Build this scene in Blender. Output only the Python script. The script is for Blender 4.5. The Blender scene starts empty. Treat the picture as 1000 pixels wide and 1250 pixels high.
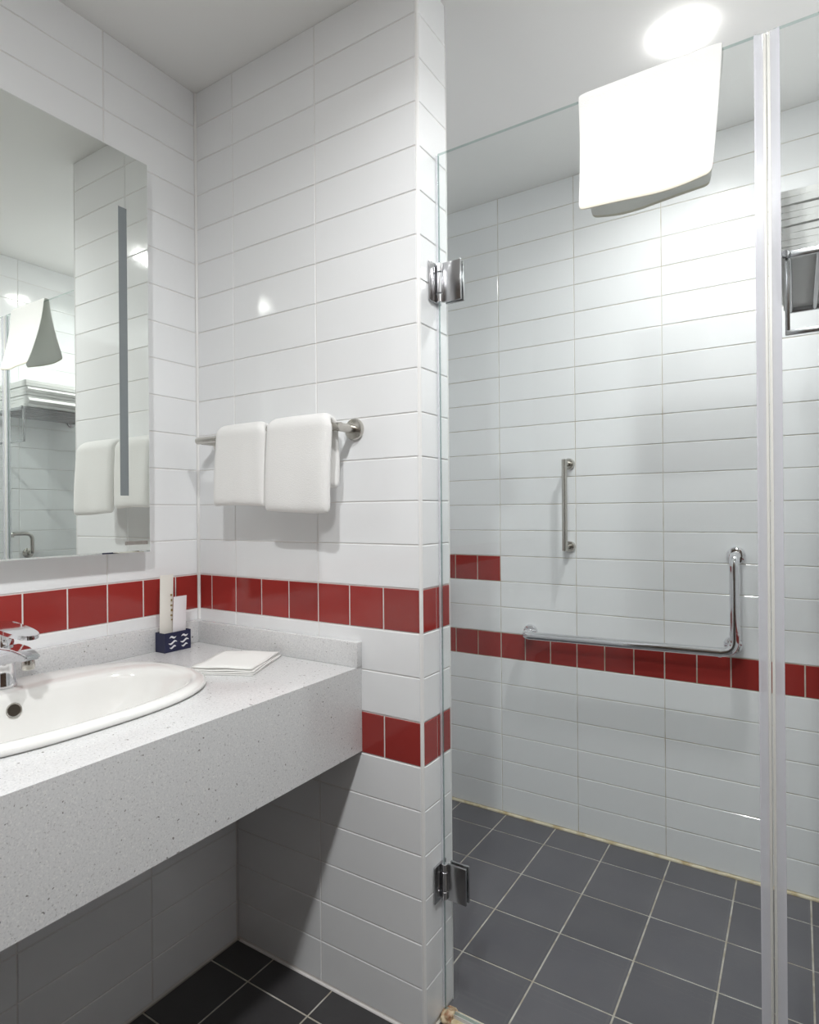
import bpy, bmesh, math, random
from mathutils import Vector, Matrix
random.seed(7)
SC = bpy.context.scene
COL = SC.collection

# ------------------------------------------------------------------ camera
CAM_H = 1.182
cam_d = bpy.data.cameras.new('camera')
cam_d.sensor_fit = 'HORIZONTAL'
cam_d.sensor_width = 36.0
cam_d.lens = 36.0 * 743.1 / 1000.0
cam_d.clip_start = 0.02
cam = bpy.data.objects.new('camera', cam_d)
COL.objects.link(cam)
cam.matrix_world = (Matrix.Translation((0, 0, CAM_H)) @ Matrix.Rotation(math.radians(32.566), 4, 'Z')
                    @ Matrix.Rotation(math.radians(90), 4, 'X') @ Matrix.Rotation(math.radians(-0.488), 4, 'Z'))
SC.camera = cam

# ------------------------------------------------------------------ world, exposure
w = bpy.data.worlds.new('world'); SC.world = w
w.use_nodes = True
w.node_tree.nodes['Background'].inputs[0].default_value = (.9, .95, 1, 1)
w.node_tree.nodes['Background'].inputs[1].default_value = 0.3
vs = SC.view_settings
vs.view_transform = 'Standard'; vs.look = 'None'; vs.gamma = 1.0; vs.use_curve_mapping = False
vs.exposure = 0.58
SC.cycles.max_bounces = 16
SC.cycles.diffuse_bounces = 8
SC.cycles.glossy_bounces = 8
SC.cycles.transparent_max_bounces = 24
LAMP_W = [3.2, 5.0, 12.5]   # watts of the ceiling downlights
LAMP_SPREAD = [150.0, 150.0, 179.0]
LAMPS = [(-0.245, 1.70), (-0.27, 0.556), (-0.21, -0.21)]

# ------------------------------------------------------------------ dimensions (metres)
AX, BY, CY, DX, FY = -1.4726, 1.1641, 2.2027, 0.30, -1.40
CEIL = 2.407
PX, PB = -0.713, 1.300           # partition end face, partition back face
GY = 1.245                       # glass plane
Z0 = 0.007                       # first joint
ROWS = [Z0 + .1 * i for i in range(25)]
UX = -1.32                       # boxed-in wall under the counter
CT, CB, CX = 0.814, 0.612, -0.883  # counter top, underside, front

# ------------------------------------------------------------------ materials
MATS = {}
def mat(name, col, rough=.5, metal=0., spec=.5, bump=None, vary=0., noise=None, coat=0., sheen=0.):
    m = bpy.data.materials.new(name); m.use_nodes = True
    nt = m.node_tree; b = nt.nodes['Principled BSDF']
    b.inputs['Base Color'].default_value = (*col, 1)
    b.inputs['Roughness'].default_value = rough
    b.inputs['Metallic'].default_value = metal
    b.inputs['Specular IOR Level'].default_value = spec
    b.inputs['Coat Weight'].default_value = coat
    b.inputs['Sheen Weight'].default_value = sheen
    tc = nt.nodes.new('ShaderNodeTexCoord')
    src = None
    if noise:                                  # (scale, colour2, lo, hi)
        n = nt.nodes.new('ShaderNodeTexNoise'); n.inputs['Scale'].default_value = noise[0]; n.inputs['Detail'].default_value = 4
        geo = nt.nodes.new('ShaderNodeNewGeometry')
        nt.links.new(geo.outputs['Position'], n.inputs['Vector'])
        r = nt.nodes.new('ShaderNodeMapRange'); r.inputs[1].default_value = noise[2]; r.inputs[2].default_value = noise[3]
        nt.links.new(n.outputs['Fac'], r.inputs[0])
        mx = nt.nodes.new('ShaderNodeMix'); mx.data_type = 'RGBA'
        mx.inputs[6].default_value = (*col, 1); mx.inputs[7].default_value = (*noise[1], 1)
        nt.links.new(r.outputs[0], mx.inputs[0]); src = mx.outputs[2]
    if vary:
        oi = nt.nodes.new('ShaderNodeObjectInfo')
        r = nt.nodes.new('ShaderNodeMapRange'); r.inputs[3].default_value = 1 - vary; r.inputs[4].default_value = 1 + vary
        nt.links.new(oi.outputs['Random'], r.inputs[0])
        hs = nt.nodes.new('ShaderNodeHueSaturation')
        if src: nt.links.new(src, hs.inputs['Color'])
        else: hs.inputs['Color'].default_value = (*col, 1)
        nt.links.new(r.outputs[0], hs.inputs['Value']); src = hs.outputs[0]
    if src: nt.links.new(src, b.inputs['Base Color'])
    if bump:                                   # (scale, strength, distance)
        n = nt.nodes.new('ShaderNodeTexNoise'); n.inputs['Scale'].default_value = bump[0]; n.inputs['Detail'].default_value = 3
        geo = nt.nodes.new('ShaderNodeNewGeometry')
        nt.links.new(geo.outputs['Position'], n.inputs['Vector'])
        bp = nt.nodes.new('ShaderNodeBump'); bp.inputs['Strength'].default_value = bump[1]; bp.inputs['Distance'].default_value = bump[2]
        nt.links.new(n.outputs['Fac'], bp.inputs['Height']); nt.links.new(bp.outputs[0], b.inputs['Normal'])
    MATS[name] = m
    return m

mat('white_tile', (.855, .87, .88), .10, vary=.02, bump=(9, .10, .01))
mat('red_tile', (.31, .034, .029), .12, vary=.10, bump=(9, .10, .01))
mat('grout', (.80, .78, .76), .8)
mat('grout_pale', (.80, .74, .72), .8)
mat('grout_shower', (.66, .63, .56), .8, noise=(14, (.46, .40, .29), .45, .66))
mat('caulk', (.72, .66, .50), .6, noise=(20, (.45, .34, .16), .45, .68))
mat('caulk_dirty', (.55, .45, .30), .5, noise=(60, (.30, .13, .06), .42, .60), bump=(120, .5, .004))
mat('grout_floor', (.56, .54, .49), .85, noise=(25, (.40, .36, .29), .4, .65))
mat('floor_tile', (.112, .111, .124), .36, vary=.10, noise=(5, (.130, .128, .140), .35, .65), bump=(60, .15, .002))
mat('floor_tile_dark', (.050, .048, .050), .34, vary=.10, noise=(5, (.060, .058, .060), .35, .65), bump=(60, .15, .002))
mat('ceiling_paint', (.90, .90, .885), .85)
mat('plaster', (.75, .75, .73), .8)
mat('chrome', (.80, .80, .82), .06, metal=1)
mat('steel', (.58, .56, .52), .24, metal=1)
mat('steel_dark', (.46, .46, .47), .22, metal=1)
mat('dark_steel', (.10, .10, .11), .3, metal=1)
mat('ceramic', (.83, .83, .81), .06, coat=.4)
mat('towel', (.92, .92, .91), .95, spec=.1, bump=(420, .35, .003), sheen=.3)
mat('towel_hem', (.80, .77, .66), .95, spec=.1)
mat('linen', (.86, .86, .84), .9, spec=.1, bump=(500, .2, .002))
mat('navy', (.012, .014, .055), .3)
mat('ink_white', (.80, .80, .82), .5)
mat('ink_gold', (.30, .22, .08), .5)
mat('paper', (.82, .80, .74), .55)
mat('paper_white', (.82, .80, .82), .45)
mat('frosted', (.20, .225, .235), .45)
mat('etched', (.28, .26, .24), .6)
mat('white_plastic', (.85, .85, .84), .35)
mat('magnet_strip', (.74, .74, .70), .3)
mat('overflow_dark', (.03, .022, .014), .5)
mat('absorber_wood', (.06, .036, .022), .5, noise=(6, (.07, .04, .022), .4, .6))  # dark so the added woodwork out of view returns little bounce light

def towel_translucent(name):
    m = MATS[name]; nt = m.node_tree; b = nt.nodes['Principled BSDF']; out = nt.nodes['Material Output']
    t = nt.nodes.new('ShaderNodeBsdfTranslucent'); t.inputs[0].default_value = (.87, .86, .82, 1)
    mx = nt.nodes.new('ShaderNodeMixShader'); mx.inputs[0].default_value = .15
    nt.links.new(b.outputs[0], mx.inputs[1]); nt.links.new(t.outputs[0], mx.inputs[2]); nt.links.new(mx.outputs[0], out.inputs[0])
towel_translucent('towel')
def quartz():
    m = bpy.data.materials.new('quartz'); m.use_nodes = True; nt = m.node_tree
    b = nt.nodes['Principled BSDF']; b.inputs['Roughness'].default_value = .22
    geo = nt.nodes.new('ShaderNodeNewGeometry')
    def layer(prev, scale, lo, hi, col, fac):
        n = nt.nodes.new('ShaderNodeTexNoise'); n.inputs['Scale'].default_value = scale; n.inputs['Detail'].default_value = 1.5
        nt.links.new(geo.outputs['Position'], n.inputs['Vector'])
        r = nt.nodes.new('ShaderNodeMapRange'); r.inputs[1].default_value = lo; r.inputs[2].default_value = hi; r.inputs[4].default_value = fac
        nt.links.new(n.outputs['Fac'], r.inputs[0])
        mx = nt.nodes.new('ShaderNodeMix'); mx.data_type = 'RGBA'
        nt.links.new(r.outputs[0], mx.inputs[0])
        if isinstance(prev, tuple): mx.inputs[6].default_value = (*prev, 1)
        else: nt.links.new(prev, mx.inputs[6])
        mx.inputs[7].default_value = (*col, 1)
        return mx.outputs[2]
    c = layer((.685, .69, .695), 300, .52, .66, (.57, .575, .58), .7)
    c = layer(c, 330, .60, .66, (.82, .82, .80), .6)
    c = layer(c, 230, .675, .70, (.30, .29, .28), .6)
    c = layer(c, 110, .72, .735, (.15, .14, .13), .8)
    nt.links.new(c, b.inputs['Base Color']); MATS['quartz'] = m
quartz()

def glass(name, tint, refl=1.0, ior=1.5):
    m = bpy.data.materials.new(name); m.use_nodes = True; nt = m.node_tree
    for n in list(nt.nodes):
        if n.type == 'BSDF_PRINCIPLED': nt.nodes.remove(n)
    out = nt.nodes['Material Output']
    t = nt.nodes.new('ShaderNodeBsdfTransparent'); t.inputs[0].default_value = (*tint, 1)
    g = nt.nodes.new('ShaderNodeBsdfGlossy'); g.inputs['Roughness'].default_value = 0.0
    geo = nt.nodes.new('ShaderNodeNewGeometry')
    dp = nt.nodes.new('ShaderNodeVectorMath'); dp.operation = 'DOT_PRODUCT'
    nt.links.new(geo.outputs['Incoming'], dp.inputs[0]); nt.links.new(geo.outputs['Normal'], dp.inputs[1])
    def mth(op, a, b_):
        n = nt.nodes.new('ShaderNodeMath'); n.operation = op
        for q, v in enumerate((a, b_)):
            if v is None: continue
            if isinstance(v, (int, float)): n.inputs[q].default_value = v
            else: nt.links.new(v, n.inputs[q])
        return n.outputs[0]
    c = mth('ABSOLUTE', dp.outputs['Value'], None)
    fr = mth('POWER', mth('SUBTRACT', 1.0, c), 5.0)          # Schlick reflectance of one face
    class mu: outputs = [mth('ADD', mth('MULTIPLY', fr, .96 * refl), .04 * refl)]
    mx = nt.nodes.new('ShaderNodeMixShader')
    nt.links.new(mu.outputs[0], mx.inputs[0]); nt.links.new(t.outputs[0], mx.inputs[1]); nt.links.new(g.outputs[0], mx.inputs[2])
    nt.links.new(mx.outputs[0], out.inputs[0]); MATS[name] = m
glass('clear_glass', (.960, .972, .968), .5)
glass('glass_edge', (.62, .72, .70), 1.0)

def translucent(name, col, fac):
    m = bpy.data.materials.new(name); m.use_nodes = True; nt = m.node_tree
    b = nt.nodes['Principled BSDF']; b.inputs['Base Color'].default_value = (*col, 1); b.inputs['Roughness'].default_value = .2
    t = nt.nodes.new('ShaderNodeBsdfTransparent'); t.inputs[0].default_value = (.945, .945, .96, 1)
    mx = nt.nodes.new('ShaderNodeMixShader'); mx.inputs[0].default_value = fac
    nt.links.new(t.outputs[0], mx.inputs[1]); nt.links.new(b.outputs[0], mx.inputs[2])
    nt.links.new(mx.outputs[0], nt.nodes['Material Output'].inputs[0]); MATS[name] = m
translucent('clear_pvc', (.86, .86, .89), .36)

m = bpy.data.materials.new('mirror_silver'); m.use_nodes = True
b = m.node_tree.nodes['Principled BSDF']
b.inputs['Base Color'].default_value = (.90, .935, .90, 1); b.inputs['Metallic'].default_value = 1; b.inputs['Roughness'].default_value = 0.0
MATS['mirror_silver'] = m
m = bpy.data.materials.new('lamp_glow'); m.use_nodes = True
b = m.node_tree.nodes['Principled BSDF']
b.inputs['Base Color'].default_value = (1, 1, 1, 1)
b.inputs['Emission Color'].default_value = (1, .98, .95, 1); b.inputs['Emission Strength'].default_value = 85
MATS['lamp_glow'] = m

# ------------------------------------------------------------------ mesh helpers
def link(name, me, m=None, parent=None, smooth=False):
    o = bpy.data.objects.new(name, me)
    COL.objects.link(o)
    if m and not me.materials: me.materials.append(MATS[m])
    if parent: o.parent = parent
    if smooth:
        for p in me.polygons: p.use_smooth = True
    return o
def tag(o, label, cat, group=None, kind=None):
    o['label'] = label; o['category'] = cat
    if group: o['group'] = group
    if kind: o['kind'] = kind
    return o
def thing(name, label, cat, loc=(0, 0, 0), group=None):
    o = bpy.data.objects.new(name, None); o.empty_display_size = .05
    COL.objects.link(o); o.location = loc
    return tag(o, label, cat, group)
def under(o, parent):
    """parent keeping world position (parents are unrotated empties or meshes at a location)"""
    o.parent = parent
    o.matrix_parent_inverse = Matrix.Translation(parent.location).inverted()
    return o
def new_bm(): return bmesh.new()
def bm_obj(name, bm, m, parent=None, smooth=False, angle=None):
    bmesh.ops.recalc_face_normals(bm, faces=bm.faces)
    me = bpy.data.meshes.new(name); bm.to_mesh(me); bm.free()
    o = link(name, me, m, None, smooth)
    if angle is not None:
        for p in me.polygons: p.use_smooth = True
        me.set_sharp_from_angle(angle=math.radians(angle))
    if parent: under(o, parent)
    return o
def bm_box(bm, a, c, bevel=0., seg=2):
    a = Vector(a); c = Vector(c)
    r = bmesh.ops.create_cube(bm, size=1)
    vs_ = r['verts']
    for v in vs_: v.co = Vector(((a[i] + c[i]) / 2 + v.co[i] * (c[i] - a[i]) for i in range(3)))
    if bevel:
        es = list({e for v in vs_ for e in v.link_edges})
        bmesh.ops.bevel(bm, geom=es, offset=bevel, segments=seg, profile=.5, affect='EDGES')
def box(name, a, c, m, parent=None, bevel=0., seg=2):
    bm = new_bm(); bm_box(bm, a, c, bevel, seg)
    return bm_obj(name, bm, m, parent, angle=35 if bevel else None)
def bm_lathe(bm, prof, origin, axis, n=32, cap=True):
    axis = Vector(axis).normalized(); q = axis.to_track_quat('Z', 'Y')
    rings = []
    for r, h in prof:
        rings.append([bm.verts.new(Vector(origin) + q @ Vector((r * math.cos(2 * math.pi * i / n), r * math.sin(2 * math.pi * i / n), h))) for i in range(n)])
    for k in range(len(rings) - 1):
        for i in range(n):
            bm.faces.new((rings[k][i], rings[k][(i + 1) % n], rings[k + 1][(i + 1) % n], rings[k + 1][i]))
    if cap:
        bm.faces.new(rings[0]); bm.faces.new(rings[-1])
def lathe(name, prof, origin, axis, m, parent=None, n=32):
    bm = new_bm(); bm_lathe(bm, prof, origin, axis, n)
    return bm_obj(name, bm, m, parent, angle=40)
def rounded(pts, r, n=8):
    pts = [Vector(p) for p in pts]; out = [pts[0]]
    for i in range(1, len(pts) - 1):
        p = pts[i]; a = (pts[i - 1] - p); c = (pts[i + 1] - p)
        rr = min(r, a.length * .49, c.length * .49)
        A = p + a.normalized() * rr; B = p + c.normalized() * rr
        for k in range(n + 1):
            t = k / n; out.append((1 - t) ** 2 * A + 2 * t * (1 - t) * p + t * t * B)
    out.append(pts[-1]); return out
def bm_tube(bm, pts, r, n=16):
    pts = [Vector(p) for p in pts]; rings = []; up = None
    for i, p in enumerate(pts):
        d = (pts[min(i + 1, len(pts) - 1)] - pts[max(i - 1, 0)]).normalized()
        if up is None:
            up = d.orthogonal().normalized()
        else:
            up = (up - d * up.dot(d)).normalized()
        s = d.cross(up); rad = r[i] if isinstance(r, (list, tuple)) else r
        rings.append([bm.verts.new(p + up * rad * math.cos(2 * math.pi * k / n) + s * rad * math.sin(2 * math.pi * k / n)) for k in range(n)])
    for k in range(len(rings) - 1):
        for i in range(n):
            bm.faces.new((rings[k][i], rings[k][(i + 1) % n], rings[k + 1][(i + 1) % n], rings[k + 1][i]))
    bm.faces.new(rings[0]); bm.faces.new(rings[-1])
def tube(name, pts, r, m, parent=None, n=16):
    bm = new_bm(); bm_tube(bm, pts, r, n)
    return bm_obj(name, bm, m, parent, angle=50)

# ------------------------------------------------------------------ tiles
TILE_D = .0065
def tile_geo(wd, ht, bev):
    hw, hh = wd / 2, ht / 2; i = bev
    v = [(-hw, -hh, -TILE_D), (hw, -hh, -TILE_D), (hw, hh, -TILE_D), (-hw, hh, -TILE_D),
         (-hw, -hh, -i * .8), (hw, -hh, -i * .8), (hw, hh, -i * .8), (-hw, hh, -i * .8),
         (-hw + i, -hh + i, 0), (hw - i, -hh + i, 0), (hw - i, hh - i, 0), (-hw + i, hh - i, 0)]
    f = [(8, 9, 10, 11)]
    for a in range(4):
        b_ = (a + 1) % 4
        f += [(a, b_, b_ + 4, a + 4), (a + 4, b_ + 4, b_ + 8, a + 8)]
    return v, f
TILE_CACHE = {}
def tile_mesh(wd, ht, m, bev):
    k = (round(wd, 4), round(ht, 4), m)
    if k not in TILE_CACHE:
        v, f = tile_geo(wd, ht, bev)
        me = bpy.data.meshes.new('tile'); me.from_pydata(v, [], f); me.materials.append(MATS[m]); TILE_CACHE[k] = me
    return TILE_CACHE[k]
def frame(u, v, o):
    n = u.cross(v)
    return Matrix(((u.x, v.x, n.x, o.x), (u.y, v.y, n.y, o.y), (u.z, v.z, n.z, o.z), (0, 0, 0, 1)))
def put_tile(parent, name, u, v, centre, wd, ht, m, bev, tilt):
    o = bpy.data.objects.new(name, tile_mesh(wd, ht, m, bev)); COL.objects.link(o); o.parent = parent
    o.matrix_parent_inverse = Matrix.Translation(parent.location).inverted()
    o.matrix_world = frame(u, v, centre) @ Matrix.Rotation(random.gauss(0, tilt), 4, 'X') @ Matrix.Rotation(random.gauss(0, tilt), 4, 'Y')
    return o
def wall_tiles(parent, u, plane_pt, joints, rows, red_rows=None, red_joints=None, visible=None, gap=.0022, red_gap=.004):
    """joints: positions along u (in the coordinate u.p) ; visible(uc, zc) -> own object, else joined"""
    u = Vector(u); v = Vector((0, 0, 1)); rest = new_bm(); red_rest = new_bm(); any_rest = [0, 0]
    base = Vector(plane_pt); base -= u * base.dot(u)
    for ri in range(len(rows) - 1):
        z0, z1 = rows[ri], rows[ri + 1]
        is_red = red_rows.get(ri) if red_rows else None
        spans = []
        if is_red:
            lo, hi = is_red
            rj = [j for j in red_joints if lo - 1e-6 <= j <= hi + 1e-6]
            spans += [(a, c, 'red_tile') for a, c in zip(rj[:-1], rj[1:])]
            for a, c in zip(joints[:-1], joints[1:]):
                if c <= lo + 1e-6 or a >= hi - 1e-6: spans.append((a, c, 'white_tile'))
        else:
            spans = [(a, c, 'white_tile') for a, c in zip(joints[:-1], joints[1:])]
        for a, c, mm in spans:
            g = red_gap if mm == 'red_tile' else gap
            wd, ht = c - a - g, z1 - z0 - g
            if wd < .006: continue
            uc = (a + c) / 2; zc = (z0 + z1) / 2
            cen = base + u * uc + v * zc
            bev = .0014 if mm == 'white_tile' else .001
            if visible is None or visible(uc, zc):
                put_tile(parent, mm, u, v, cen, wd, ht, mm, bev, .0009)
            else:
                k = 1 if mm == 'red_tile' else 0; any_rest[k] = 1
                bb = red_rest if k else rest
                vv, ff = tile_geo(wd, ht, bev); F = frame(u, v, cen)
                nv = [bb.verts.new(F @ Vector(q)) for q in vv]
                for q in ff: bb.faces.new([nv[i] for i in q])
    for k, (bb, mm) in enumerate(((rest, 'white_tile'), (red_rest, 'red_tile'))):
        if any_rest[k]:
            o = bm_obj(mm + '_field', bb, mm, parent); o['kind'] = 'stuff'
        else: bb.free()

def arange(a, b_, s):
    r = []; x = a
    while x < b_ + 1e-6: r.append(x); x += s
    return r
def joints_in(lo, hi, ref, step):
    k = math.ceil((lo - ref) / step + 1e-6); r = [lo]
    x = ref + k * step
    while x < hi - 1e-6:
        if x - lo > .012 and hi - x > .012: r.append(x)
        x += step
    r.append(hi); return r

# ================================================================== THE ROOM SHELL
G = .002   # grout recess
def structure(o, label, cat):
    return tag(o, label, cat, kind='structure')

# ceiling
ceiling = structure(box('ceiling', (AX - .1, FY - .1, CEIL), (DX + .1, CY + .1, CEIL + .08), 'ceiling_paint'),
                    'plain white painted ceiling over vanity and shower', 'ceiling')
# mirror-side wall
wl = structure(box('wall_left', (AX - .1, FY - .1, 0), (AX - G, CY + .1, CEIL), 'grout'),
               'white tiled wall behind the mirror with a red tile band', 'wall')
wall_tiles(wl, (0, 1, 0), (AX, 0, 0), joints_in(FY, BY - .004, .885, .3), ROWS, {9: (FY, BY - .004)}, joints_in(FY, BY - .004, .885, .1),
           visible=lambda uc, zc: uc > .28 and zc > .80)
wall_tiles(wl, (0, 1, 0), (AX, 0, 0), joints_in(PB + .002, CY - .003, CY - .3, .3), ROWS, {6: (PB + .002, CY - .003), 9: (PB + .002, CY - .003)},
           joints_in(PB + .002, CY - .003, CY - .3, .1), visible=lambda uc, zc: False)
# partition between vanity and shower
wp = structure(box('wall_partition', (AX - G, BY + G, 0), (PX - G, PB - G, CEIL), 'grout'),
               'short white tiled partition wall between vanity and shower, two red bands', 'wall')
TR = .006
jb = joints_in(AX + .003, PX - TR, -1.018, .3)
jbr = joints_in(AX + .003, PX - TR, -1.419, .1)
wall_tiles(wp, (1, 0, 0), (0, BY, 0), jb, ROWS, {9: (jb[0], jb[-1]), 6: (jb[0], jb[-1])}, jbr)
je = [BY + TR, PB - TR]
wall_tiles(wp, (0, 1, 0), (PX, 0, 0), je, ROWS, {9: (je[0], je[-1]), 6: (je[0], je[-1])}, [je[0], 1.232, je[1]])
jk = joints_in(-PX + TR, -AX - .003, .986, .3)
wall_tiles(wp, (-1, 0, 0), (0, PB, 0), jk, ROWS, visible=lambda uc, zc: False)
# shower back wall
wb = structure(box('wall_back', (AX - .1, CY + G, 0), (DX + .1, CY + .1, CEIL), 'grout_shower'),
               'white tiled back wall of the shower with one red band', 'wall')
jc = joints_in(AX + .003, DX - .003, -.986, .3)
jcr = joints_in(AX + .003, DX - .003, -.986, .1)
wall_tiles(wb, (1, 0, 0), (0, CY, 0), jc, ROWS, {6: (jc[0], jc[-1]), 9: (jc[0], -.986)}, jcr,
           visible=lambda uc, zc: uc > -1.32)
# right wall
wr = structure(box('wall_right', (DX + G, FY - .1, 0), (DX + .1, CY + .1, CEIL), 'grout'),
               'white tiled right wall carrying the towel rack, seen in the mirror', 'wall')
jd = joints_in(-CY + .003, -FY, -1.75, .3)
jdr = joints_in(-CY + .003, -FY, -1.75, .1)
wall_tiles(wr, (0, -1, 0), (DX, 0, 0), jd, ROWS, {6: (jd[0], jd[-1])}, jdr, visible=lambda uc, zc: uc < -1.25 and zc > .9)
# wall behind the camera, then unseen dark woodwork added to cut bounce light
wf = structure(box('wall_front', (AX - .1, FY - .1, 0), (DX + .1, FY - G, CEIL), 'grout'),
               'white tiled entrance wall opposite the shower', 'wall')
wall_tiles(wf, (-1, 0, 0), (0, FY, 0), joints_in(-DX + .003, -AX - .003, 0, .3), ROWS, {9: (-DX + .003, -AX - .003)},
           joints_in(-DX + .003, -AX - .003, 0, .1), visible=lambda uc, zc: False)
dr = structure(box('added_door', (DX - .030, -.55, .004), (DX - .0005, .90, 2.10), 'absorber_wood', None, .003), 'dark brown wooden door added out of view opposite the vanity to cut bounce light', 'door')  # added out of view; its dark face lowers the fill under the counter
bm = new_bm(); bm_tube(bm, rounded([(DX - .03, .80, 1.02), (DX - .085, .80, 1.02), (DX - .085, .68, 1.02)], .02), .009)
bm_obj('door_handle', bm, 'steel', dr, angle=50)
cb = thing('absorber', 'dark brown wardrobe added out of view against the entrance wall to cut bounce light', 'absorber', (-.6, FY + .25, 0))  # unseen dark cupboard shape, added to soak up fill from behind the camera
box('body', (-1.30, FY + .001, .002), (.25, FY + .50, 2.30), 'absorber_wood', cb)
for k in range(3):
    d = box('absorber_door', (-1.295 + k * .516, FY + .501, .03), (-1.295 + k * .516 + .510, FY + .521, 2.27), 'absorber_wood', cb, .002)
# boxed-in wall below the counter
wu = structure(box('wall_under_counter', (AX, FY, 0), (UX - G, BY - .001, CB - .002), 'grout'),
               'grey-looking tiled boxed wall in shade beneath the vanity counter', 'wall')
urows = [Z0 + .1 * i for i in range(7)]; urows[-1] = CB - .004
wall_tiles(wu, (0, 1, 0), (UX, 0, 0), joints_in(FY, BY - .004, .898, .3), urows, visible=lambda uc, zc: uc > .3)

# corner trims of the partition (quarter-round), inner corner bead, floor bead
def quarter(name, cx, cy, r, a0, m, label):
    bm = new_bm(); pts = [(cx, cy)] + [(cx + r * math.cos(a0 + math.pi / 2 * k / 6), cy + r * math.sin(a0 + math.pi / 2 * k / 6)) for k in range(7)]
    lo = [bm.verts.new((x, y, .001)) for x, y in pts]; hi = [bm.verts.new((x, y, CEIL - .001)) for x, y in pts]
    bm.faces.new(lo); bm.faces.new(hi)
    for i in range(len(pts)): bm.faces.new((lo[i], lo[(i + 1) % len(pts)], hi[(i + 1) % len(pts)], hi[i]))
    return structure(bm_obj(name, bm, m, None, angle=35), label, 'trim')
quarter('trim_1', PX - TR + .0005, BY + TR - .0005, TR, -math.pi / 2, 'white_plastic', 'slim white corner trim on the free end of the partition')
quarter('trim_2', PX - TR + .0005, PB - TR + .0005, TR, 0, 'white_plastic', 'white corner trim on the shower side of the partition end')
quarter('trim_3', AX - .001, BY + .001, .0055, -math.pi / 2, 'white_plastic', 'thin white bead in the corner beside the mirror')
def bead(name, pts, r, m, label):
    return structure(tube(name, pts, r, m, None, 8), label, 'sealant')
bead('baseboard_back', [(AX + .01, CY - .002, .001), (DX - .01, CY - .002, .001)], .007, 'caulk', 'yellowed sealant bead where shower wall meets floor')
bead('baseboard_partition', [(UX + .01, BY - .001, .0), (PX - .004, BY - .001, .0)], .004, 'grout', 'thin pale sealant line at the foot of the partition')

# floor: one slab, tiles of two fields
floor = structure(box('floor', (AX - .1, FY - .1, -.08), (DX + .1, CY + .1, -.0015), 'grout_floor'),
                  'dark grey tiled floor with pale joints, vanity side and shower', 'floor')
def floor_tiles(xj, yj, clip, mm='floor_tile_dark'):
    u, v = Vector((1, 0, 0)), Vector((0, 1, 0))
    for a, c in zip(xj[:-1], xj[1:]):
        for d, e in zip(yj[:-1], yj[1:]):
            x0, x1, y0, y1 = max(a, clip[0]), min(c, clip[1]), max(d, clip[2]), min(e, clip[3])
            if x1 - x0 < .012 or y1 - y0 < .012: continue
            g = .0045
            put_tile(floor, 'floor_tile', u, v, Vector(((x0 + x1) / 2, (y0 + y1) / 2, 0)), x1 - x0 - g, y1 - y0 - g, mm, .0008, .0006)
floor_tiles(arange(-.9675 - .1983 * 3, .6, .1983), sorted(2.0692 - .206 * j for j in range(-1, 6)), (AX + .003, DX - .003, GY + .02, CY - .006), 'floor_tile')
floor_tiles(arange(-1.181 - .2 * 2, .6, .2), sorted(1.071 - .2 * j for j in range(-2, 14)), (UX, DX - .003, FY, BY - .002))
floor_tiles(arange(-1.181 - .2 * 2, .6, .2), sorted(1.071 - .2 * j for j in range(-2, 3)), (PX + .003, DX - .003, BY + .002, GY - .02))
# low sill beneath the glass
sill = structure(box('trim_4', (PX + .001, GY - .02, -.001), (DX - .002, GY + .02, .007), 'caulk', None, .003), 'low stained sill strip on the floor beneath the glass', 'sill')

# ================================================================== CEILING DOWNLIGHTS
def downlight(i, x, y, label):
    t = thing('ceiling_downlight', label, 'ceiling light', (x, y, CEIL), 'ceiling downlights')
    lathe('lamp_ring', [(.039, -.0005), (.0455, -.0005), (.0465, -.004), (.0465, -.0108), (.039, -.0108)], (x, y, CEIL), (0, 0, 1), 'white_plastic', t, 40)
    lathe('diffuser', [(.018, -.0150), (.038, -.0142), (.049, -.0118), (.051, -.0112)], (x, y, CEIL), (0, 0, 1), 'lamp_glow', t, 40)
    ld = bpy.data.lights.new('lamp_light', 'AREA'); ld.shape = 'DISK'; ld.size = .09; ld.energy = LAMP_W[i]; ld.spread = math.radians(LAMP_SPREAD[i]); ld.color = (.985, .995, 1)
    lo = bpy.data.objects.new('lamp_light', ld); COL.objects.link(lo); lo.location = (x, y, CEIL - .0175); under(lo, t)
    lo.location = (x, y, CEIL - .0175)
for i, (x, y) in enumerate(LAMPS):
    downlight(i, x, y, ['round glowing ceiling downlight over the shower, above the hanging towel', 'round ceiling downlight in front of the vanity, reflected in the tiles',
                        'round ceiling downlight nearest the entrance, reflected in the tiles'][i])

# ================================================================== MIRROR
MX, MY1, MY0, MZ0, MZ1 = -1.42, .973, .227, 1.085, 2.092
t = thing('wall_mirror', 'large frameless rectangular mirror with grey light strip, mounted above the sink', 'mirror', (AX, .6, MZ0))
box('housing', (AX + .0005, MY0 + .015, MZ0 + .015), (MX - .0055, MY1 - .015, MZ1 - .015), 'white_plastic', t)
bm = new_bm(); bm_box(bm, (MX - .005, MY0, MZ0), (MX, MY1, MZ1))
es = [e for e in bm.edges if all(abs(v.co.x - MX) < 1e-5 for v in e.verts)]
bmesh.ops.bevel(bm, geom=es, offset=.004, segments=1, affect='EDGES')
mp = bm_obj('mirror_pane', bm, 'mirror_silver', t)
for y0 in (.889, .289):
    box('light_strip', (MX - .001, y0, 1.229), (MX + .0006, y0 + .022, 1.950), 'frosted', mp)
bm = new_bm(); yy = .900
while yy < .962:
    wd = random.uniform(.003, .006); bm_box(bm, (MX - .001, yy, 1.105), (MX + .0005, min(yy + wd, .963), 1.114)); yy += wd + .0006
bm_obj('etched_mark', bm, 'etched', mp)

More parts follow.
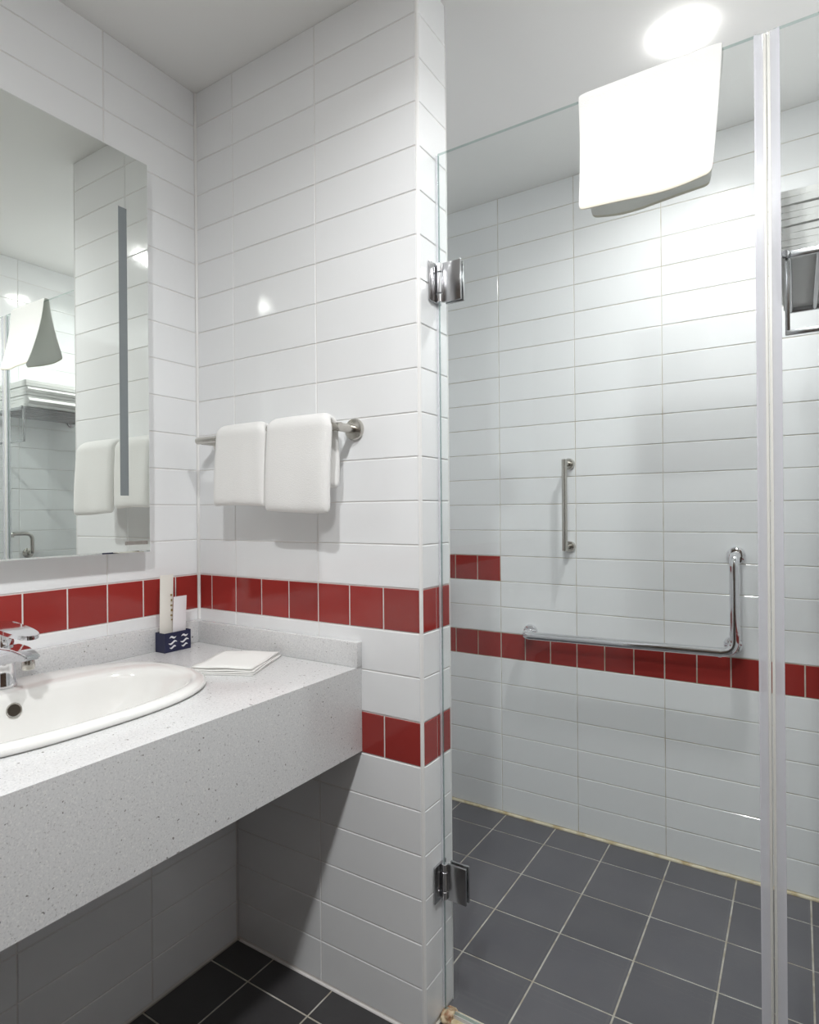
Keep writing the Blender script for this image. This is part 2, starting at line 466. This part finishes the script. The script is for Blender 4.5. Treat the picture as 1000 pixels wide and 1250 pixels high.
# ================================================================== COUNTER AND BASIN
SXC, SYC = -1.215, .600
def sup(cx, cy, a, b_, n, k, N):
    th = 2 * math.pi * k / N; c, s = math.cos(th), math.sin(th)
    return cx + a * math.copysign(abs(c) ** (2 / n), c), cy + b_ * math.copysign(abs(s) ** (2 / n), s)
CY0, CY1 = -.20, BY - .0006
t = thing('vanity_counter', 'pale grey speckled stone vanity counter with deep front apron', 'counter', (CX, .5, CB))
# top slab with the basin cut-out
N = 64
bm = new_bm(); SL = .03
cx0, cx1 = AX + .0006, CX
hole = [sup(SXC, SYC, .195, .29, 2.6, k, N) for k in range(N)]
outer = []
for k in range(N):
    th = math.atan2(hole[k][1] - SYC, hole[k][0] - SXC); d = (math.cos(th), math.sin(th)); ts = []
    if abs(d[0]) > 1e-9: ts += [(cx - SXC) / d[0] for cx in (cx0, cx1) if (cx - SXC) / d[0] > 0]
    if abs(d[1]) > 1e-9: ts += [(cy - SYC) / d[1] for cy in (CY0, CY1) if (cy - SYC) / d[1] > 0]
    q = min(ts); outer.append([SXC + d[0] * q, SYC + d[1] * q])
for c in ((cx0, CY0), (cx0, CY1), (cx1, CY0), (cx1, CY1)):
    j = min(range(N), key=lambda k: (outer[k][0] - c[0]) ** 2 + (outer[k][1] - c[1]) ** 2); outer[j] = list(c)
rg = []
for zz in (CT, CT - SL):
    rg.append([[bm.verts.new((*p, zz)) for p in ring] for ring in (hole, outer)])
for k in range(N):
    k2 = (k + 1) % N
    bm.faces.new((rg[0][0][k], rg[0][0][k2], rg[0][1][k2], rg[0][1][k]))
    bm.faces.new((rg[1][0][k], rg[1][1][k], rg[1][1][k2], rg[1][0][k2]))
    bm.faces.new((rg[0][0][k], rg[1][0][k], rg[1][0][k2], rg[0][0][k2]))
    bm.faces.new((rg[0][1][k], rg[0][1][k2], rg[1][1][k2], rg[1][1][k]))
bm_obj('counter_slab', bm, 'quartz', t)
box('apron', (CX - .02, CY0, CB), (CX, CY1, CT - SL), 'quartz', t)
box('end_panel', (AX + .001, CY0, CB), (CX - .02, CY0 + .02, CT - SL), 'quartz', t)
box('bottom_panel', (AX + .001, CY0 + .02, CB), (CX - .02, CY1, CB + .012), 'quartz', t)
box('backsplash', (AX + .0006, CY0, CT), (AX + .02, CY1, .877), 'quartz', t, .002)
box('backsplash', (AX + .02, BY - .02, CT), (CX + .002, CY1, .874), 'quartz', t, .002)

t = thing('washbasin', 'white ceramic oval washbasin set into the stone counter', 'basin', (SXC, SYC, CT))
bm = new_bm(); N = 72; rings = []
ICX = -1.178
prof = [  # (centre x, a, b, exponent, z)
    (SXC, .190, .284, 2.6, CT - .012), (SXC, .192, .286, 2.6, CT + .0012), (SXC, .211, .306, 2.6, CT + .0015), (SXC, .215, .310, 2.6, CT + .006),
    (SXC, .214, .309, 2.6, CT + .012), (SXC, .209, .304, 2.6, CT + .0165), (SXC, .200, .295, 2.6, CT + .0185),
    (SXC + .012, .182, .284, 2.55, CT + .0175), (ICX, .148, .272, 2.5, CT + .0155), (ICX, .142, .266, 2.5, CT + .012), (ICX, .138, .260, 2.5, CT + .002),
    (ICX, .132, .246, 2.45, CT - .03), (ICX, .122, .224, 2.4, CT - .07), (ICX, .102, .184, 2.3, CT - .105), (ICX, .07, .12, 2.2, CT - .122), (ICX, .03, .045, 2, CT - .128), (ICX, .012, .012, 2, CT - .1285)]
for cx_, a, b_, n, z in prof:
    rings.append([bm.verts.new((*sup(cx_, SYC, a, b_, n, k, N), z)) for k in range(N)])
for k in range(len(rings) - 1):
    for i in range(N): bm.faces.new((rings[k][i], rings[k][(i + 1) % N], rings[k + 1][(i + 1) % N], rings[k + 1][i]))
bm.faces.new(rings[-1])
# underside shell closing
under_ = [[bm.verts.new((*sup(cx_, SYC, a, b_, n, k, N), z)) for k in range(N)] for cx_, a, b_, n, z in
          ((SXC, .180, .274, 2.5, CT - .03), (ICX, .140, .240, 2.4, CT - .09), (ICX, .08, .135, 2.2, CT - .14))]
prev = rings[0]
for r in under_:
    for i in range(N): bm.faces.new((prev[i], prev[(i + 1) % N], r[(i + 1) % N], r[i]))
    prev = r
bm.faces.new(prev)
bm_obj('bowl', bm, 'ceramic', t, smooth=True)
oh = lathe('overflow_hole', [(.011, 0), (.013, .0012), (.0145, .001), (.0145, -.004)], (-1.3105, .592, .7965), (1, 0, .25), 'steel', t, 24)
lathe('overflow_dark_centre', [(.0112, -.003), (.0112, .0014)], (-1.3105, .592, .7965), (1, 0, .25), 'overflow_dark', oh, 24)
lathe('drain', [(.024, 0), (.026, .002), (.020, .004), (.004, .0045)], (ICX, SYC, CT - .1287), (0, 0, 1), 'chrome', t)

# basin tap
FXc = -1.378
t = thing('basin_tap', 'chrome single-lever mixer tap on the rear deck of the basin', 'tap', (FXc, SYC, CT + .0175))
zb = CT + .0172
lathe('tap_body', [(.027, 0), (.0275, .004), (.0255, .010), (.0245, .04), (.024, .075), (.022, .092), (.020, .098)], (FXc, SYC, zb), (0, 0, 1), 'chrome', t, 32)
bm = new_bm()     # wedge spout
sec = [(FXc - .005, .030, .044, .080), (FXc + .03, .028, .050, .088), (FXc + .075, .024, .062, .088), (FXc + .118, .019, .068, .082), (FXc + .126, .017, .071, .079)]
rr = []
for x, hw, za, zt in sec:
    r = .35
    loop = []
    for sy, sz in ((-1, -1), (1, -1), (1, 1), (-1, 1)):
        loop.append(bm.verts.new((x, SYC + sy * hw * .8, zb + (za if sz < 0 else zt))))
    rr.append(loop)
for k in range(len(rr) - 1):
    for i in range(4): bm.faces.new((rr[k][i], rr[k][(i + 1) % 4], rr[k + 1][(i + 1) % 4], rr[k + 1][i]))
bm.faces.new(rr[0]); bm.faces.new(rr[-1])
bmesh.ops.bevel(bm, geom=list(bm.edges), offset=.003, segments=2, affect='EDGES')
sp = bm_obj('spout', bm, 'chrome', t, angle=35)
lathe('aerator', [(.0105, -.016), (.0115, -.014), (.0115, -.004), (.0105, .002)], (FXc + .108, SYC, zb + .066), (0, 0, 1), 'steel', sp, 20)
lathe('lever_stem', [(.018, .096), (.016, .104), (.012, .124)], (FXc, SYC, zb), (0, 0, 1), 'chrome', t, 24)
bm = new_bm(); NN = 40; top = []; bot = []
for k in range(NN):
    x, y = sup(FXc + .045, SYC, .085, .026, 2.4, k, NN)
    lift = -.012 * ((x - FXc) / .12) if x > FXc else 0
    top.append(bm.verts.new((x, y, zb + .1300 + lift))); bot.append(bm.verts.new((x, y, zb + .122 + lift)))
bm.faces.new(top); bm.faces.new(bot)
for k in range(NN): bm.faces.new((top[k], top[(k + 1) % NN], bot[(k + 1) % NN], bot[k]))
bmesh.ops.bevel(bm, geom=[e for e in bm.edges if len(e.link_faces) == 2 and (all(len(f.verts) > 4 for f in e.link_faces) is False) and abs(e.verts[0].co.z - e.verts[1].co.z) < .004 and any(len(f.verts) > 4 for f in e.link_faces)], offset=.002, segments=2, affect='EDGES')
bm_obj('lever', bm, 'chrome', t, angle=35)

# ================================================================== AMENITY BOX ON THE COUNTER
t = thing('amenity_box', 'small navy box with white print on the counter, holding sachets', 'box', (-1.425, 1.055, CT))
bx0, bx1, by0, by1, bz = -1.449, -1.410, 1.003, 1.085, .052
def open_box(name, m, parent):
    bm = new_bm(); th = .0012
    for a, c in (((bx0, by0, CT + .0003), (bx1, by1, CT + .002)), ((bx0, by0, CT + .002), (bx0 + th, by1, CT + bz)), ((bx1 - th, by0, CT + .002), (bx1, by1, CT + bz)),
                 ((bx0 + th, by0, CT + .002), (bx1 - th, by0 + th, CT + bz)), ((bx0 + th, by1 - th, CT + .002), (bx1 - th, by1, CT + bz))):
        bm_box(bm, a, c)
    return bm_obj(name, bm, m, parent)
tray = open_box('tray', 'navy', t)
for cyy in (1.028, 1.065):          # two white emblems: three little curved strokes each
    bm = new_bm()
    for zc, hw, amp in ((.039, .010, .0022), (.025, .013, -.0028), (.013, .0095, -.002)):
        pts = [(bx1 + .0004, cyy - hw + 2 * hw * k / 10, CT + zc + amp * math.sin(math.pi * k / 5) + .002 * (k / 10 - .5)) for k in range(11)]
        for k in range(10):
            p, q = pts[k], pts[k + 1]; hh = .0022 * math.sin(math.pi * (k + .5) / 10) + .0006
            v = [bm.verts.new(c) for c in ((p[0], p[1], p[2] - hh), (q[0], q[1], q[2] - hh), (q[0], q[1], q[2] + hh), (p[0], p[1], p[2] + hh))]
            v2 = [bm.verts.new((c.co.x - .0006, c.co.y, c.co.z)) for c in v]
            bm.faces.new(v); bm.faces.new(v2[::-1])
            for a in range(4): bm.faces.new((v[a], v2[a], v2[(a + 1) % 4], v[(a + 1) % 4]))
    bm_obj('emblem', bm, 'ink_white', tray)
def sachet(name, label, y0, y1, x, z1, m, lean, marks):
    z0 = CT + .004
    o = thing(name, label, 'sachet', (x, (y0 + y1) / 2, z0), 'sachets in the navy box')
    bm = new_bm()
    nz = 8; F = []; Bk = []
    for k in range(nz + 1):
        s = k / nz; zz = z0 + (z1 - z0) * s; th = .0009 + .0022 * math.sin(math.pi * min(1, s * 1.02)) ** .6
        yy = lean * s
        F.append([bm.verts.new((x + (th if 0 < j < 4 else .0004) + .0 * s, y0 + (y1 - y0) * j / 4 + yy, zz)) for j in range(5)])
        Bk.append([bm.verts.new((x - (th if 0 < j < 4 else .0004), y0 + (y1 - y0) * j / 4 + yy, zz)) for j in range(5)])
    for k in range(nz):
        for j in range(4):
            bm.faces.new((F[k][j], F[k][j + 1], F[k + 1][j + 1], F[k + 1][j])); bm.faces.new((Bk[k][j], Bk[k + 1][j], Bk[k + 1][j + 1], Bk[k][j + 1]))
        bm.faces.new((F[k][0], F[k + 1][0], Bk[k + 1][0], Bk[k][0])); bm.faces.new((F[k][4], Bk[k][4], Bk[k + 1][4], F[k + 1][4]))
    for k in (0, nz):
        bm.faces.new(F[k] + Bk[k][::-1])
    pk = bm_obj('packet', bm, m, o, smooth=False, angle=50)
    if marks:
        bm = new_bm()
        for (my, mz, hw, hh) in marks: bm_box(bm, (x + .0027, my - hw, mz - hh), (x + .0036, my + hw, mz + hh))
        bm_obj('lettering', bm, 'ink_gold', pk)
    return o
sachet('paper_sachet', 'tall ivory paper sachet with gold lettering, left one in the navy box', 1.0055, 1.046, -1.436, 1.018, 'paper', .004,
       [(1.041, .963, .0028, .0022), (1.042, .949, .0022, .003), (1.041, .935, .0032, .002), (1.042, .922, .0026, .003), (1.041, .908, .003, .0022), (1.042, .896, .002, .002)])
sachet('paper_sachet', 'short white paper sachet beside the tall ivory one in the navy box', 1.036, 1.077, -1.424, .958, 'paper_white', .006, None)

# ================================================================== FOLDED FACE CLOTH ON THE COUNTER
def folded_cloth(name, label, cat, centre, ang, wd, dp, layers, th, m, group=None):
    o = thing(name, label, cat, centre, group); R = Matrix.Rotation(ang, 4, 'Z')
    z = .0003
    for k in range(layers):
        bm = new_bm(); n1, n2 = 10, 12; T = []; B_ = []
        ox, oy, sk = random.uniform(-.003, .003), random.uniform(-.003, .003), random.uniform(-.03, .03)
        for i in range(n1 + 1):
            rt, rb = [], []
            for j in range(n2 + 1):
                x = (i / n1 - .5) * wd; y = (j / n2 - .5) * dp
                e = max(abs(i / n1 - .5), abs(j / n2 - .5)) * 2
                wv = .0009 * math.sin(i * .9 + k) + .0009 * math.cos(j * .7 + k * 2)
                p = R @ Vector((x + ox + sk * y, y + oy, 0))
                drop = .5 * th if e > .99 else 0
                rt.append(bm.verts.new((centre[0] + p.x, centre[1] + p.y, centre[2] + z + th - drop * .8 + (wv if k else wv * .5))))
                rb.append(bm.verts.new((centre[0] + p.x, centre[1] + p.y, centre[2] + z + drop * .2 + (wv if k else 0))))
            T.append(rt); B_.append(rb)
        for i in range(n1):
            for j in range(n2):
                bm.faces.new((T[i][j], T[i + 1][j], T[i + 1][j + 1], T[i][j + 1])); bm.faces.new((B_[i][j], B_[i][j + 1], B_[i + 1][j + 1], B_[i + 1][j]))
        for i in range(n1):
            bm.faces.new((T[i][0], B_[i][0], B_[i + 1][0], T[i + 1][0])); bm.faces.new((T[i][n2], T[i + 1][n2], B_[i + 1][n2], B_[i][n2]))
        for j in range(n2):
            bm.faces.new((T[0][j], T[0][j + 1], B_[0][j + 1], B_[0][j])); bm.faces.new((T[n1][j], B_[n1][j], B_[n1][j + 1], T[n1][j + 1]))
        bm_obj('fold', bm, m, o, smooth=True)
        z += th * 1.05
        wd *= .985; dp *= .97
    return o
folded_cloth('face_cloth', 'white folded face cloth lying flat on the counter near the partition', 'cloth', (-1.148, 1.018, CT), math.radians(25.5), .152, .190, 4, .0042, 'linen')

# ================================================================== DRAPED TOWELS
def drape(name, label, path_fn, u0, u1, th, nu=14, m='towel', bottom_wave=0., group=None, loc=None, edge=None):
    """path_fn(s in 0..1 list index, t in 0..1 across) -> list of (y,z) points; extruded along x"""
    bm = new_bm(); cols = []
    for i in range(nu + 1):
        tt = i / nu; pts = path_fn(tt); x = u0 + (u1 - u0) * tt
        L = []
        for k, q in enumerate(pts):
            a = Vector(pts[max(k - 1, 0)][:2]); c = Vector(pts[min(k + 1, len(pts) - 1)][:2]); d = (c - a).normalized(); nrm = Vector((-d.y, d.x))
            xx = x + (q[2] if len(q) > 2 else 0)
            ee = .45 if i in (0, nu) else 1
            L.append((bm.verts.new((xx, q[0] + nrm.x * th / 2 * ee, q[1] + nrm.y * th / 2 * ee)), bm.verts.new((xx, q[0] - nrm.x * th / 2 * ee, q[1] - nrm.y * th / 2 * ee))))
        cols.append(L)
    K = len(cols[0])
    for i in range(nu):
        for k in range(K - 1):
            for s in (0, 1):
                bm.faces.new((cols[i][k][s], cols[i + 1][k][s], cols[i + 1][k + 1][s], cols[i][k + 1][s]))
        for k in (0, K - 1): bm.faces.new((cols[i][k][0], cols[i][k][1], cols[i + 1][k][1], cols[i + 1][k][0]))
    for i in (0, nu):
        for k in range(K - 1): bm.faces.new((cols[i][k][0], cols[i][k + 1][0], cols[i][k + 1][1], cols[i][k][1]))
    o = bm_obj(name, bm, m, None, smooth=True)
    ss = o.modifiers.new('soft', 'SUBSURF'); ss.levels = 2; ss.render_levels = 2
    return tag(o, label, 'towel', group)

# towel bar on the partition
TBY, TBZ = BY - .070, 1.381
t = thing('towel_bar', 'brushed steel towel bar fixed to the partition beside the mirror', 'towel bar', (-1.13, BY, TBZ))
tube('bar', [(-1.385, TBY, TBZ), (-.884, TBY, TBZ)], .0095, 'steel', t)
for x in (-1.372, -.896):
    lathe('flange', [(.026, .0003), (.0265, .006), (.024, .010), (.014, .012)], (x, BY, TBZ), (0, -1, 0), 'steel', t)
    tube('bracket', [(x, BY - .010, TBZ), (x, TBY + .004, TBZ)], .0105, 'steel', t)
def bar_path(zf, zbk, th, ph):
    r = .0098 + th / 2
    def fn(tt):
        w1 = .003 * math.sin(tt * 5 + ph) + .002 * math.sin(tt * 11 + ph * 2)
        e = abs(tt - .5) * 2
        pts = []
        n = 7
        zf2 = zf + .004 * math.sin(tt * 3 + ph)
        for k in range(n):
            s = k / (n - 1); z = zf2 + (TBZ - .01 - zf2) * s
            pts.append((TBY - r - .006 * (1 - s) ** 1.3 - w1 * (1 - s) - .003 * math.sin(math.pi * s), z, .018 * tt))
        for k in range(0, 9):
            a = math.pi - math.pi * k / 8
            pts.append((TBY + r * math.cos(a), TBZ + .002 + r * math.sin(a) - .002 * e ** 4, .018 * tt * max(0, 1 - k / 4)))
        for k in range(6):
            s = k / 5; z = TBZ - .012 + (zbk - TBZ + .012) * s
            pts.append((TBY + r + .004 * math.sin(math.pi * s) + w1 * s * .5, z))
        return pts
    return fn
drape('hand_towel', 'white folded hand towel over the steel bar, left of the pair', bar_path(1.198, 1.25, .022, .4), -1.283, -1.121, .022, group='hand towels on the steel bar')
drape('hand_towel', 'white folded hand towel over the steel bar, right of the pair near the bracket', bar_path(1.183, 1.24, .024, 2.1), -1.098, -.911, .024, group='hand towels on the steel bar')

# ================================================================== SHOWER GLASS
GT = .004      # half thickness
def pane(name, x0, x1, z0, z1, parent):
    bm = new_bm(); bm_box(bm, (x0, GY - GT, z0), (x1, GY + GT, z1))
    me_o = bm_obj(name, bm, 'clear_glass', parent)
    me = me_o.data; me.materials.append(MATS['glass_edge'])
    for p in me.polygons:
        if abs(p.normal.y) < .5: p.material_index = 1
    return me_o
XS = -.0410          # meeting line of door and fixed panel
door = thing('shower_door', 'frameless clear glass shower door hinged to the partition', 'shower door', (PX, GY, 0))
pane('door_glass', -.7065, XS - .010, .016, 2.020, door)
box('bottom_seal', (-.705, GY - .006, .008), (XS - .010, GY + .006, .0158), 'clear_pvc', door)
def seal(prefix, s, parent):
    # s=-1: on the door, left of the meeting line; s=+1: on the fixed panel
    bm = new_bm()
    xs = sorted((XS + s * .005, XS + s * .0195))
    for yy in (-1, 1):
        a, c = sorted((GY + yy * (GT + .0003), GY + yy * (GT + .0023)))
        bm_box(bm, (xs[0], a, .018), (xs[1], c, 2.018))
    bm_obj('seal_wing', bm, 'clear_pvc', parent)
    xa = sorted((XS + s * .0006, XS + s * .0065))
    bm = new_bm(); bm_box(bm, (xa[0], GY - .0055, .018), (xa[1], GY + .0055, 2.018), .0015, 2)
    bm_obj('magnetic_strip', bm, 'magnet_strip', parent, angle=35)
    xb = sorted((XS + s * .0155, XS + s * .0195))
    bm = new_bm()
    bm_box(bm, (xb[0], GY - .0078, .018), (xb[1], GY - .0064, 2.018))
    bm_obj('seal_lip', bm, 'clear_pvc', parent)
seal('door', -1, door)
box('hinge_edge_seal', (PX + .0006, GY - .003, .02), (-.7066, GY + .003, 2.018), 'clear_pvc', door)
panel = thing('glass_panel', 'fixed clear glass shower panel right of the door, in front of the towel rack', 'glass panel', (.13, GY, 0))
pane('panel_glass', XS + .010, DX - .001, .008, 2.020, panel)
seal('panel', 1, panel)

def hinge(zc, h, label, m):
    t = thing('door_hinge', label, 'hinge', (PX, GY, zc), 'shower door hinges')
    box('wall_plate', (PX + .0004, GY - .042, zc - h), (PX + .0055, GY + .012, zc + h), m, t, .0015)
    bm = new_bm()
    for a, c in ((-h * .98, -h * .55), (-h * .52, h * .52), (h * .55, h * .98)):
        bm_lathe(bm, [(.0062, a), (.0072, a + .001), (.0072, c - .001), (.0062, c)], (PX + .0130, GY - .010, zc), (0, 0, 1), 20)
    bm_obj('knuckle', bm, 'chrome', t, angle=40)
    for s in (-1, 1):
        ya, yb = sorted((GY + s * (GT + .0004), GY + s * (GT + .0065)))
        box('glass_clamp', (PX + .020, ya, zc - h), (PX + .068, yb, zc + h), m, t, .0015)
hinge(1.714, .046, 'upper polished steel hinge joining the glass door to the partition', 'steel_dark')
hinge(.322, .042, 'lower dark steel hinge of the glass door, near the floor', 'steel_dark')

# stained sealant lump at the door foot
bm = new_bm()
bmesh.ops.create_icosphere(bm, subdivisions=4, radius=1)
from mathutils import noise as mnoise
for v in bm.verts:
    d = 1 + .35 * mnoise.noise(v.co * 1.7) + .12 * mnoise.noise(v.co * 5)
    v.co = Vector((PX + .019 + v.co.x * .018 * d, GY - .002 + v.co.y * .022 * d, max(.0006, .004 + v.co.z * .016 * d)))
tag(bm_obj('sealant_lump', bm, 'caulk_dirty', None, smooth=True), 'rust-stained lump of old sealant at the foot of the glass door', 'sealant')

# towel over the door
def door_path(tt):
    w1 = .010 * math.sin(math.pi * tt) ** 1 * math.sin(tt * 4.5 + .6)
    fl = 1.0 - .12 * tt
    zf = 1.764 - .010 * math.sin(math.pi * tt) + .006 * tt
    pts = []
    for k in range(8):
        s = k / 7
        y = GY - .0115 - .056 * fl * (1 - s) ** 1.55 - w1 * (1 - s) ** 1.5
        pts.append((y, zf + (2.012 - zf) * s, (.015 - .028 * tt) * (1 - s)))
    for k in range(1, 6):
        a = math.pi - math.pi * k / 6
        pts.append((GY + .0115 * math.cos(a), 2.018 + .0115 * math.sin(a)))
    zb2 = 1.806 - .012 * math.sin(math.pi * tt) - .010 * tt
    for k in range(8):
        s = k / 7
        y = GY + .0115 + (.052 - .030 * tt) * s ** 1.4 + .006 * math.sin(tt * 7) * s ** 2
        pts.append((y, 2.012 + (zb2 - 2.012) * s, (.004 - .030 * tt) * s))
    return pts
dt = drape('draped_towel', 'white towel hung over the top edge of the glass door', door_path, -.372, -.109, .007, 16)
dt.data.materials.append(MATS['towel_hem'])
for p in dt.data.polygons:          # cream hem along both lower ends
    if all(v_ % (2 * 21) in (0, 1, 2 * 21 - 2, 2 * 21 - 1) for v_ in p.vertices): p.material_index = 1


# ================================================================== GRAB BARS IN THE SHOWER
t = thing('grab_bar', 'short vertical steel bar on the shower back wall', 'grab bar', (-.707, CY, 1.05))
tube('bar', [(-.709, CY - .055, 1.037), (-.709, CY - .055, 1.367)], .0095, 'steel', t)
for z in (1.050, 1.353):
    lathe('flange', [(.020, .0003), (.0205, .010), (.018, .014)], (-.707, CY, z), (0, -1, 0), 'steel', t, 28)
    tube('bracket', [(-.708, CY - .012, z), (-.709, CY - .052, z)], .0095, 'steel', t)

t = thing('grab_bar', 'large L-shaped chrome grab rail on the shower back wall', 'grab bar', (-.5, CY, .72))
gy = CY - .075; R_ = .0148
tube('rail', rounded([(-.862, CY - .012, .722), (-.862, gy, .722), (-.168, gy, .735), (-.168, gy, 1.034), (-.168, CY - .012, 1.034)], .045, 10), R_, 'chrome', t, 24)
tube('elbow_bracket', [(-.178, gy + .012, .747), (-.178, CY - .012, .747)], .013, 'chrome', t, 20)
for (x, z) in ((-.862, .722), (-.168, 1.034), (-.178, .747)):
    lathe('flange', [(.028, .0003), (.0285, .005), (.025, .011), (.016, .014)], (x, CY, z), (0, -1, 0), 'chrome', t, 32)
for P, Q in (((-.215, gy, .7341), (-.205, gy, .7343)), ((-.168, gy, .790), (-.168, gy, .800))):
    tube('joint_ring', [P, Q], R_ + .0012, 'chrome', t, 24)

# ================================================================== TOWEL RACK ON THE RIGHT WALL
RX, RY0, RY1, RZ = -.018, 1.325, 1.70, 1.650
t = thing('towel_rack', 'chrome towel rack on the right shower wall, behind the fixed glass', 'towel rack', (DX, RY0, RZ))
for y in (RY0, RY1):
    bm = new_bm()
    bm_box(bm, (RX, y - .004, RZ - .006), (DX - .004, y + .004, RZ + .006), .0015)
    if y == RY0: bm_box(bm, (RX, y - .004, 1.510), (RX + .008, y + .004, RZ - .0055), .0015)
    if y == RY0: bm_box(bm, (RX, y - .004, 1.502), (DX - .004, y + .004, 1.511), .0015)
    bm_obj('end_frame', bm, 'steel_dark', t, angle=35)
for z in (RZ, 1.506):
    for y in ((RY0, RY1) if z == RZ else (RY0,)):
        lathe('wall_flange', [(.022, .0004), (.022, .006), (.012, .010)], (DX, y, z), (-1, 0, 0), 'steel_dark', t, 24)
lathe('end_knob', [(.006, .0), (.008, .004), (.006, .009)], (RX + .002, RY0 - .012, RZ), (0, 1, 0), 'steel_dark', t, 20)
for k in range(7):
    x = RX + .006 + k * (DX - .03 - RX) / 6
    tube('shelf_rail', [(x, RY0, RZ), (x, RY1, RZ)], .0055, 'steel_dark', t, 12)

def folded_bath_towel(x0, x1, y0, y1, z0, hgt, n, label):
    o = thing('bath_towel', label, 'towel', ((x0 + x1) / 2, (y0 + y1) / 2, z0), 'folded bath towels on the rack')
    th = hgt / n; r = th * .5
    # serpentine folded sheet: section in x-z, extruded along y
    path = []
    for k in range(n):
        z = z0 + r + k * th
        xs = (x0 + r, x1 - r) if k % 2 == 0 else (x1 - r, x0 + r)
        j = random.uniform(-.003, .003)
        for q in range(5): path.append((xs[0] + (xs[1] - xs[0]) * q / 4 + j, z + .0012 * math.sin(q * 1.7 + k)))
        if k < n - 1:
            ex = xs[1] + (r if xs[1] > xs[0] else -r)
            path.append((ex + j, z + th * .5))
    bm = new_bm(); ny = 8; cols = []
    for i in range(ny + 1):
        y = y0 + (y1 - y0) * i / ny; L = []
        for k, q in enumerate(path):
            a = Vector(path[max(k - 1, 0)]); c = Vector(path[min(k + 1, len(path) - 1)]); d = (c - a).normalized(); nr = Vector((-d.y, d.x)) * th * .46
            L.append((bm.verts.new((q[0] + nr.x, y, q[1] + nr.y)), bm.verts.new((q[0] - nr.x, y, q[1] - nr.y))))
        cols.append(L)
    K = len(path)
    for i in range(ny):
        for k in range(K - 1):
            for s in (0, 1): bm.faces.new((cols[i][k][s], cols[i + 1][k][s], cols[i + 1][k + 1][s], cols[i][k + 1][s]))
        for k in (0, K - 1): bm.faces.new((cols[i][k][0], cols[i][k][1], cols[i + 1][k][1], cols[i + 1][k][0]))
    for i in (0, ny):
        for k in range(K - 1): bm.faces.new((cols[i][k][0], cols[i][k + 1][0], cols[i][k + 1][1], cols[i][k][1]))
    bm_obj('folded_sheet', bm, 'towel', o, smooth=False, angle=40)
    return o
zt = RZ + .0068
folded_bath_towel(-.030, .27, 1.338, 1.72, zt, .050, 4, 'white folded bath towel at the bottom of the rack stack')
folded_bath_towel(-.028, .272, 1.334, 1.70, zt + .051, .036, 3, 'white folded bath towel in the middle of the rack stack')
folded_bath_towel(-.034, .268, 1.330, 1.71, zt + .088, .026, 2, 'white folded bath towel on top of the rack stack')

# curved spout on the right wall, seen in the mirror
t = thing('wall_hook', 'small curved chrome pipe hook on the right shower wall, seen in the mirror', 'hook', (DX, 1.46, 1.05))
tube('pipe', rounded([(DX - .012, 1.485, 1.00), (DX - .045, 1.485, 1.00), (DX - .045, 1.485, 1.095), (DX - .045, 1.395, 1.095), (DX - .045, 1.395, 1.08)], .035, 8), .009, 'steel', t)
lathe('flange', [(.024, .0004), (.024, .006), (.012, .012)], (DX, 1.485, 1.00), (-1, 0, 0), 'steel', t, 24)
